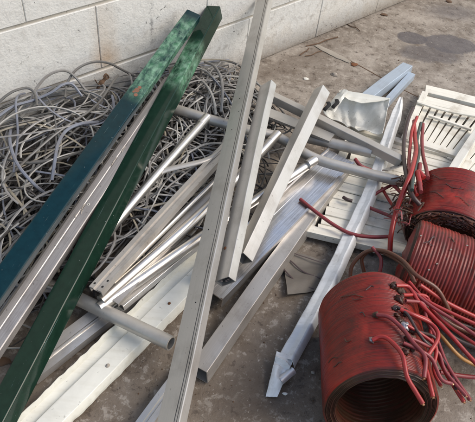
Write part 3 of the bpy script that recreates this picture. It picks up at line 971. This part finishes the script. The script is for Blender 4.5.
for px, py, s in ((372, 341, .9), (376, 316, .9), (393, 287, 1.2), (399, 300, 1.5), (395, 309, .9), (405, 314, 1.3), (404, 327, 1.4), (409, 340, 1.4), (405, 353, 1.2), (412, 349, .9), (399, 321, 1), (411, 332, 1), (400, 292, 1.2), (407, 346, 1), (396, 316, .8)):
    p = on_coil(mw1, .106, .128, px, py, .003) or at(px, py, .2)
    vs, fs = [], []
    for i in range(8):
        th = math.pi * i / 7
        for j in range(11):
            ph = 2 * math.pi * j / 11
            d = V((math.sin(th) * math.cos(ph), math.sin(th) * math.sin(ph), math.cos(th) * .75))
            vs.append(p + d * .0062 * s * (1 + .95 * noise.noise(d * 2.9 + V((px, py, 0)))))
    for i in range(7):
        for j in range(11):
            fs.append((i * 11 + j, (i + 1) * 11 + j, (i + 1) * 11 + (j + 1) % 11, i * 11 + (j + 1) % 11))
    mesh_obj('solder_blob', [parent_inv(coil1) @ q for q in vs], fs, M['solder'] if px in (404, 372) else M[('coilend', 'burnt', 'blackwire')[px % 3]], coil1, None, True)

# dark threads and flakes stuck in the varnish
for mw_, a_, b_, c_, spots in (
    (mw1, .106, .128, coil1, ((341, 296, 22, 1), (352, 298, 10, 3), (329, 362, 9, -5), (334, 366, 8, -3), (345, 340, 6, 2), (360, 312, 5, 4), (366, 289, 8, -2))),
    (mw2c, .112, .112, coil2, ((424, 243, 9, 2), (428, 241, 6, -3), (449, 238, 5, 3))),
    (mw3, .118, .096, coil3, ((432, 176, 14, 3), (446, 184, 18, 7), (430, 192, 14, 5), (455, 196, 14, 9)))):
    for px, py, dx, dy in spots:
        w = [on_coil(mw_, a_, b_, px + dx * t, py + dy * t + 1.5 * math.sin(t * 5 + px), .0015) for t in (0, .33, .66, 1)]
        if any(q is None for q in w): continue
        tube('stuck_thread', w, .0010 if dx > 7 else .0013, M['burnt'] if px % 2 else M['blackwire'], c_, 5, n=3, flat=.6)
for px, py in ((411, 246), (450, 250), (436, 264), (420, 236), (466, 246), (428, 270)):
    p = on_coil(mw2c, .112, .112, px, py, .001)
    if p: tube('pale_fleck', [p, p + V((.004, .001, .0005))], .0016, M['stone'], coil2, 5, n=1)
vd = [mw2c @ V((.100 * math.cos(2 * math.pi * i / 28), .100 * math.sin(2 * math.pi * i / 28), -.001 + .002 * (i % 2))) for i in range(28)] + [mw2c @ V((.06 * math.cos(2 * math.pi * i / 28), .06 * math.sin(2 * math.pi * i / 28), -.006 + .003 * math.sin(i * 2.1))) for i in range(28)] + [mw2c @ V((0, 0, -.002))]
mesh_obj('end_wrap', [parent_inv(coil2) @ q for q in vd], [(i, 28 + i, 28 + (i + 1) % 28, (i + 1) % 28) for i in range(28)] + [(28 + i, 56, 28 + (i + 1) % 28) for i in range(28)], M['varnish'], coil2, None, True)
# burnt wire ends packed in the mouth of the rear coil
rg3 = random.Random(9)
for k in range(150):
    rr = rg3.uniform(.55, .95); t0 = rg3.uniform(.2, 2.9); ln = rg3.uniform(.25, .7)
    w = []
    for i in range(6):
        t = t0 + ln * i / 5
        w.append(mw3 @ V((rr * .118 * math.cos(t), rr * .096 * math.sin(t), -.004 - .012 * rg3.random() + .02 * (1 - rr))))
    tube('burnt_wire', w, rg3.uniform(.0014, .0026), M[('burnt', 'coilend', 'brownwire', 'brownwire')[k % 4]], coil3, 5, n=3)
vd = [mw3 @ V((.09 * math.cos(2 * math.pi * i / 24), .073 * math.sin(2 * math.pi * i / 24), .02 + .004 * (i % 3))) for i in range(24)] + [mw3 @ V((0, 0, .035))]
mesh_obj('packed_core', [parent_inv(coil3) @ q for q in vd], [(i, 24, (i + 1) % 24) for i in range(24)], M['burnt'], coil3)

# brown lead loops of the middle coil
for pts, r, mt in (
    ([(350, 286, .06), (352, 266, .10), (366, 252, .14), (384, 251, .17), (402, 260, .20), (416, 275, .225), (436, 288, .215), (446, 304, .19), (452, 318, .16)], .0048, 'brownwire'),
    ([(364, 272, .09), (362, 258, .12), (374, 250, .15), (392, 257, .17), (407, 268, .2), (415, 283, .2)], .0046, 'brownwire'),
    ([(372, 247, .16), (381, 259, .15), (378, 276, .12), (368, 281, .07)], .0042, 'leadpink'),
    ([(420, 285, .22), (446, 302, .19), (478, 318, .16)], .0046, 'leadred'),
    ([(425, 305, .17), (455, 326, .13), (484, 337, .12)], .0044, 'brownwire'),
    ([(430, 322, .12), (455, 352, .10), (470, 363, .08), (484, 368, .08)], .0042, 'ochrewire'),
    ([(436, 318, .14), (455, 338, .12), (482, 350, .12)], .0046, 'blackwire'),
    ([(440, 372, .04), (462, 376, .03), (484, 378, .03)], .0052, 'leadpink'),
    ([(420, 296, .18), (445, 318, .13), (480, 330, .10)], .0046, 'blackwire')):
    tube('lead', [at(*q) for q in pts], r, M[mt], coil2, 8, n=7)

# leads of the rear coil, rising over the shutter
for pts, r, mt in (
    ([(413, 108, .10), (408, 120, .105), (404, 140, .105), (404, 160, .12), (407, 178, .15), (412, 195, .17), (420, 205, .16)], .0062, 'blackwire'),
    ([(417, 117, .09), (412, 130, .10), (410, 148, .11), (409, 165, .13), (411, 180, .16), (417, 195, .17)], .0052, 'leadred'),
    ([(421, 123, .085), (417, 140, .10), (419, 152, .12), (416, 166, .15), (413, 178, .17), (412, 190, .18)], .0052, 'greenwire'),
    ([(423, 124, .085), (422, 140, .10), (423, 155, .12), (426, 168, .15), (428, 178, .17)], .0055, 'leadpink'),
    ([(414, 121, .085), (415, 138, .10), (416, 150, .13), (413, 165, .165), (409, 178, .17), (402, 195, .15), (396, 212, .12), (391, 235, .09), (390, 252, .06)], .0066, 'leadred'),
    ([(424, 178, .17), (418, 172, .17), (420, 186, .17)], .0075, 'leadred'),
    ([(420, 164, .15), (419, 176, .165), (421, 192, .18)], .0058, 'leadpink')):
    tube('lead', [at(*q) for q in pts], r, M[mt], coil3, 8, n=7)
rng = random.Random(5)
for k in range(110):    # burnt strands and flakes at its left end
    px, py = rng.uniform(399, 399 + 28 * rng.random() + 3), rng.uniform(176, 228)
    p = on_coil(mw3, .118, .096, px, py, .002) or at(px, py, rng.uniform(.08, .14))
    d = V((rng.uniform(-1, 1), rng.uniform(-1, 1), rng.uniform(-.5, .3))).normalized() * rng.uniform(.02, .045)
    tube('burnt_strand', [p, p + d * .6 + V((0, 0, .004)), p + d + V((rng.uniform(-.01, .01), rng.uniform(-.01, .01), -.008))], rng.uniform(.0011, .0024), M[('burnt', 'brownwire', 'coilend', 'leadpink')[k % 4]], coil3, 5, n=4, flat=rng.choice((1, .4)))

# loose leads lying on the shutter
LOOSE = [
    ([(300, 199, .07), (316, 212, .066), (334, 225, .062), (352, 234, .06), (372, 237, .062), (392, 236.5, .07)], .0050, 'leadpink', 'long dull red lead curving across the shutter under the white channel'),
    ([(355, 159, .09), (361, 166, .085), (374, 172, .075), (392, 184, .08), (404, 196, .09)], .0055, 'leadpink', 'short dull red lead poking out beside the stubby tube'),
    ([(371, 198, .052), (377, 193, .06), (385, 188.5, .066), (392, 185, .07)], .0048, 'leadpink', 'dark red lead stub right of the white channel just below the tube end'),
    ([(366, 206, .052), (375, 210, .058), (385, 214, .062), (397, 219, .07)], .0048, 'leadpink', 'dark red lead sloping down to the right towards the coils'),
    ([(343, 197, .048), (347, 199.5, .048), (352, 201, .046)], .0050, 'blackwire', 'short dark lead stub poking out left of the white channel'),
    ([(382, 188, .06), (389, 200, .06), (396, 210, .07)], .0046, 'leadred', 'short red lead stub between the tube end and the coils'),
]
for pts, r, mt, lb_ in LOOSE:
    tube('loose_lead', [at(*q) for q in pts], r, M[mt], None, 8, label=lb_, cat='wire', n=7)


# ------------------------------------------------------------ the tangle of grey cables
def cap_z(p, r):
    z = p.z
    for (A, B, hw, hh) in BARS:
        d = B - A; d2 = V((d.x, d.y)); q = V((p.x - A.x, p.y - A.y)); L2 = d2.dot(d2)
        t = q.dot(d2) / L2
        if t < -.03 or t > 1.03: continue
        dist = abs(q.x * d2.y - q.y * d2.x) / math.sqrt(L2)
        lim = A.z + d.z * t - hh - r - .006 + max(0, dist - hw - r - .002) * 2.4
        if lim < z: z = lim
    return max(z, r + .001)


def heap_h(u, t):
    e = math.exp(-((u - .45) / .45) ** 2) * .235 + math.exp(-((u - 1.05) / .33) ** 2) * .10
    s = max(0, 1 - max(0, t - .06) / .62) ** .8 * min(1, .80 + t * 2)
    return e * s


def inside(u, t):
    return u < 1.42 and t < .56


def cable_path(rng, level, kind):
    u0 = rng.uniform(-.15, 1.12); t0 = rng.uniform(.05, .46 if u0 < .9 else .34)
    pts = []
    if kind == 'loop':
        a_ = rng.uniform(.07, .24); b_ = rng.uniform(.05, .14); ph = rng.uniform(0, 6.28); tw = rng.uniform(-.6, .9)
        turns = rng.uniform(.5, 1.2); nn = int(26 * turns) + 8
        dz = rng.uniform(.0, .05)
        for i in range(nn):
            t = ph + 6.283 * turns * i / nn
            x, y = a_ * math.cos(t), b_ * math.sin(t)
            u = u0 + x * math.cos(tw) - y * math.sin(tw) + .02 * i / nn; v_ = t0 + x * math.sin(tw) * .6 + y * math.cos(tw)
            pts.append((u, v_, level + dz * math.sin(t * 1.3 + u0 * 9)))
    else:
        ln = rng.uniform(.22, .6); ang = rng.gauss(-.45, .5); kx = rng.uniform(-2.2, 2.2); nn = 22
        u, v_ = u0 - .5 * ln * math.cos(ang), t0 - .5 * ln * math.sin(ang)
        for i in range(nn):
            ang += kx * ln / nn + rng.gauss(0, .07)
            u += ln / nn * math.cos(ang); v_ += ln / nn * math.sin(ang)
            pts.append((u, v_, level + .02 * math.sin(i * .4 + u0 * 20)))
    out = []
    for (u, v_, l) in pts:
        u = min(1.24 - .25 * max(0, v_ - .1), u); v_ = min(max(v_, .014), .62)
        z = heap_h(u, v_) * max(.02, l) + .006
        out.append(wall_pt(u, v_, z))
    return out


def smooth(path, r, rounds=3):
    for _ in range(rounds):
        path = [path[0]] + [path[i] * .5 + (path[i - 1] + path[i + 1]) * .25 for i in range(1, len(path) - 1)] + [path[-1]]
        path = [V((p.x, p.y, cap_z(p, r))) for p in path]
    return path


rng = random.Random(21)
CL = 'grey cable looping through the tangle against the block wall'
CG = 'grey cables of the tangle by the wall'
KEEP_OFF = at(88, 318, .05)     # clear floor beside the pale tube
# mass of buried strands, coloured mostly blackish to paint the shade in the gaps
vs_all, fs_all, mi_all = [], [], []
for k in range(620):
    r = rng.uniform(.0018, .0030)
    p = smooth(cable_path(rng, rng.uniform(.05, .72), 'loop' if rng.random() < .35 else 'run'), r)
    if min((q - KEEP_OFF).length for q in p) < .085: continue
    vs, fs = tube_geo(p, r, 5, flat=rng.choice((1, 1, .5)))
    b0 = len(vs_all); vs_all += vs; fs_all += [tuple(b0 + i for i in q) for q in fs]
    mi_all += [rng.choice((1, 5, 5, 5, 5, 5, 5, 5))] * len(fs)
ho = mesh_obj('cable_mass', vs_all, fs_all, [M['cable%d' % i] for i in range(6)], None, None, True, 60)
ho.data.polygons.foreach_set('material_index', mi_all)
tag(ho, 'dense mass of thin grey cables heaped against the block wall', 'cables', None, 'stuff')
# the strands lying on top, one by one
for k in range(285):
    r = rng.choice((rng.uniform(.0019, .0027), rng.uniform(.0024, .0036)))
    p = smooth(cable_path(rng, rng.uniform(.7, 1.12), 'loop' if rng.random() < .42 else 'run'), r)
    if min((q - KEEP_OFF).length for q in p) < .085: continue
    vs, fs = tube_geo([q - p[0] for q in p], r, 6, flat=rng.choice((1, 1, .5, .45)))
    mtk = rng.choice((0, 0, 1, 1, 2, 2, 2, 3, 4, 0, 0, 5))
    o = mesh_obj('grey_cable', vs, fs, M['cable%d' % mtk], None, Matrix.Translation(p[0]), True, 60)
    tag(o, ('mid grey', 'dark grey', 'pale grey', 'bluish grey', 'beige', 'blackish')[mtk] + ' cable looping through the tangle against the block wall', 'cable', CG)
# loops that stand out against the wall
for pts, r, mt, lb_ in (
    ([(-6, 106, .06), (10, 93, .06), (24, 88, .06), (32, 90, .07), (36, 97, .09), (37, 106, .12)], .0034, 1, 'low grey cable arch at the far left against the wall'),
    ([(30, 102, .08), (36, 89, .06), (46, 77, .05), (58, 71, .05), (68, 71.5, .05), (77, 79, .06), (86, 90, .08), (100, 100, .12)], .0036, 0, 'smooth grey cable arch in the middle of the wall side of the tangle'),
    ([(65, 98, .10), (67, 84, .06), (75, 71, .045), (86, 64, .04), (98, 61.5, .04), (110, 63.5, .04), (121, 69, .045), (136, 77, .05)], .0036, 1, 'tallest dark grey cable arch running behind the teal green section'),
    ([(-4, 118, .10), (14, 106, .09), (34, 100, .09), (52, 92, .1), (62, 85, .1), (72, 84, .1), (82, 96, .12)], .0036, 3, 'bluish grey cable arching just below the smooth arch'),
    ([(20, 118, .12), (40, 97, .08), (60, 84, .06), (76, 88, .08), (92, 100, .10), (98, 112, .14)], .0036, 1, 'dark cable arch crossing below the tallest arch')):
    tube('grey_cable', [at_wall(*q) for q in pts], r, M['cable%d' % mt], None, 7, label=lb_, cat='cable', group=CG, n=7)
for pts, r, mt, lb_ in (
    ([(52, 180, .19), (55, 160, .225), (58, 144, .235), (66, 131, .24), (80, 124, .235), (98, 122, .2)], .0042, 3, 'lavender grey cable bending up beside the teal green section'),
    ([(12, 122, .2), (10, 142, .225), (18, 165, .21), (34, 184, .18), (46, 194, .14)], .0042, 3, 'lavender grey cable sweeping down through the left of the tangle'),
    ([(205, 62, .12), (214, 66, .17), (221, 78, .18), (222.5, 94, .17), (221, 112, .14)], .0045, 0, 'grey cable arching up right of the nearer green section'),
    ([(196, 77, .14), (206, 85, .155), (213, 98, .15), (216, 115, .13)], .0042, 2, 'pale cable curve just right of the nearer green section')):
    tube('grey_cable', [at(*q) for q in pts], r, M['cable%d' % mt], None, 7, label=lb_, cat='cable', group=CG, n=7)
# brown twisted leaf on the tangle
LT = .07
lf = [at_wall(97, 90, LT), at_wall(100, 84, LT), at_wall(104, 80, LT), at_wall(106.5, 75.5, LT)]
lo = empty('dry_leaf', lf[0], 'brown curled dry leaf caught on top of the cable tangle', 'leaf')
tube('leaf_blade', lf, .006, M['leaf'], lo, 8, n=6, flat=.4, rfun=lambda t: .5 + 1.0 * math.sin(math.pi * t) + .25 * math.sin(t * 17))
tube('leaf_lobe', [at_wall(95, 79.5, LT), at_wall(98, 84, LT), at_wall(103, 84, LT), at_wall(108, 88, LT)], .0042, M['leaf'], lo, 7, n=5, flat=.5, rfun=lambda t: .5 + .8 * t + .2 * math.sin(t * 15))
tube('leaf_lobe', [at_wall(104, 80, LT), at_wall(108.5, 77.5, LT), at_wall(106, 74, LT), at_wall(103.5, 77, LT)], .0026, M['leaf'], lo, 6, n=5)

# ------------------------------------------------------------ small things on the floor
a0, a1 = at(316, 45, .003), at(350, 62, .003)
mw = frame(a0, a1); L = (a1 - a0).length
vs, fs = sweep(rect(.032, .0025, .0008), L, 30, None, lambda p: V((p.x, p.y * (.35 + .65 * math.sin(math.pi * min(1, .12 + .8 * p.x / L))) + .003 * noise.noise(V((p.x * 40, p.y * 60, 0))), p.z)))
tag(mesh_obj('pale_splinter', vs, fs, M['wood'], None, mw, True, 30), 'pale flat splinter lying on the floor near the wall foot', 'wood scrap')


def lump(name, p, s, mat, label, cat, group=None, flat=.55):
    vs, fs = [], []
    for i in range(6):
        th = math.pi * i / 5
        for j in range(8):
            ph = 2 * math.pi * j / 8
            d = V((math.sin(th) * math.cos(ph) * 1.3, math.sin(th) * math.sin(ph), math.cos(th) * flat))
            vs.append(d * s * (1 + .6 * noise.noise(d * 1.7 + p * 31)))
    for i in range(5):
        for j in range(8):
            fs.append((i * 8 + j, (i + 1) * 8 + j, (i + 1) * 8 + (j + 1) % 8, i * 8 + (j + 1) % 8))
    o = mesh_obj(name, vs, fs, mat, None, Matrix.Translation(p + V((0, 0, s * flat * .6))), True, 50)
    return tag(o, label, cat, group)


lump('dry_leaf', at(384, 15), .012, M['leaf'], 'dark crumpled leaf at the foot of the wall', 'leaf', None, .3)
lump('dry_leaf', at(449, 2), .012, M['leaf'], 'dark crumpled leaf on the floor at the top right', 'leaf', None, .4)
lump('pebble', at(334, 75), .011, M['stone'], 'grey pebble on the floor above the diagonal box section', 'pebble')
lump('pebble', at(306, 79), .009, M['white'], 'pale pink chip on the floor left of the grey pebble', 'chip', None, .3)
lump('dry_leaf', at(354, 65), .012, M['rust'], 'rust brown fleck at the end of the pale splinter', 'leaf', None, .3)
lump('dry_leaf', at(3, 362), .012, M['leaf'], 'rusty brown leaf on the floor left of the nearer green section', 'leaf', None, .25)
lump('pebble', at(285, 394), .004, M['white'], 'white crumb beside the torn tip of the white channel', 'chip')
lump('pebble', at(313, 373), .004, M['stone'], 'pale crumb between white channel and front coil', 'chip')
for i, (p, q, w_) in enumerate((((306, 46), (338, 37), .004), ((305, 56), (322, 51), .003), ((309, 48), (300, 55), .004), ((347, 24), (360, 31), .003))):
    a0, a1 = at(*p, .002), at(*q, .003)
    tube('twig', [a0, a0.lerp(a1, .35) + V((.003, -.006, .001)), a0.lerp(a1, .6) + V((.005, .003, .002)), a1], w_ * .62, M['leaf'], None, 6, n=4,
         label=('long dark twig on the floor pointing right from the wall foot', 'short thin twig below the long dark twig', 'stubby dark twig beside the pale splinter', 'curved twig on the floor higher up by the wall')[i], cat='twig')
# slab crack
tube('slab_joint', [at(*q, -.0008) for q in ((318, 47), (352, 62), (392, 84), (420, 98), (475, 122))], .0035, M['leaf'], None, 5, n=6, flat=.6)
tag(bpy.data.objects['slab_joint'], kind='structure')
# grit nobody could count
vs_all, fs_all = [], []
for k in range(2600):
    if k < 1500: px, py = rng.uniform(0, 475), rng.uniform(240, 425)
    else: px, py = rng.uniform(250, 475), rng.uniform(0, 130)
    p = at(px, py)
    if WN.dot(p) > WD - .015: continue
    s = abs(rng.gauss(0, .0008)) + .0004
    if rng.random() < .02: s *= 1.7
    b0 = len(vs_all)
    for d in ((1, 0, 0), (0, 1, 0), (-1, 0, 0), (0, -1, 0), (0, 0, 1)):
        vs_all.append(p + V(d) * s * rng.uniform(.6, 1.4))
    fs_all += [(b0, b0 + 1, b0 + 4), (b0 + 1, b0 + 2, b0 + 4), (b0 + 2, b0 + 3, b0 + 4), (b0 + 3, b0, b0 + 4)]
go = mesh_obj('floor_grit', vs_all, fs_all, [M['grit'], M['leaf']], None)
go.data.polygons.foreach_set('material_index', [1 if (i // 4) % 5 in (0, 2) else 0 for i in range(len(go.data.polygons))])
tag(go, 'scattered grit and crumbs on the concrete floor', 'grit', None, 'stuff')
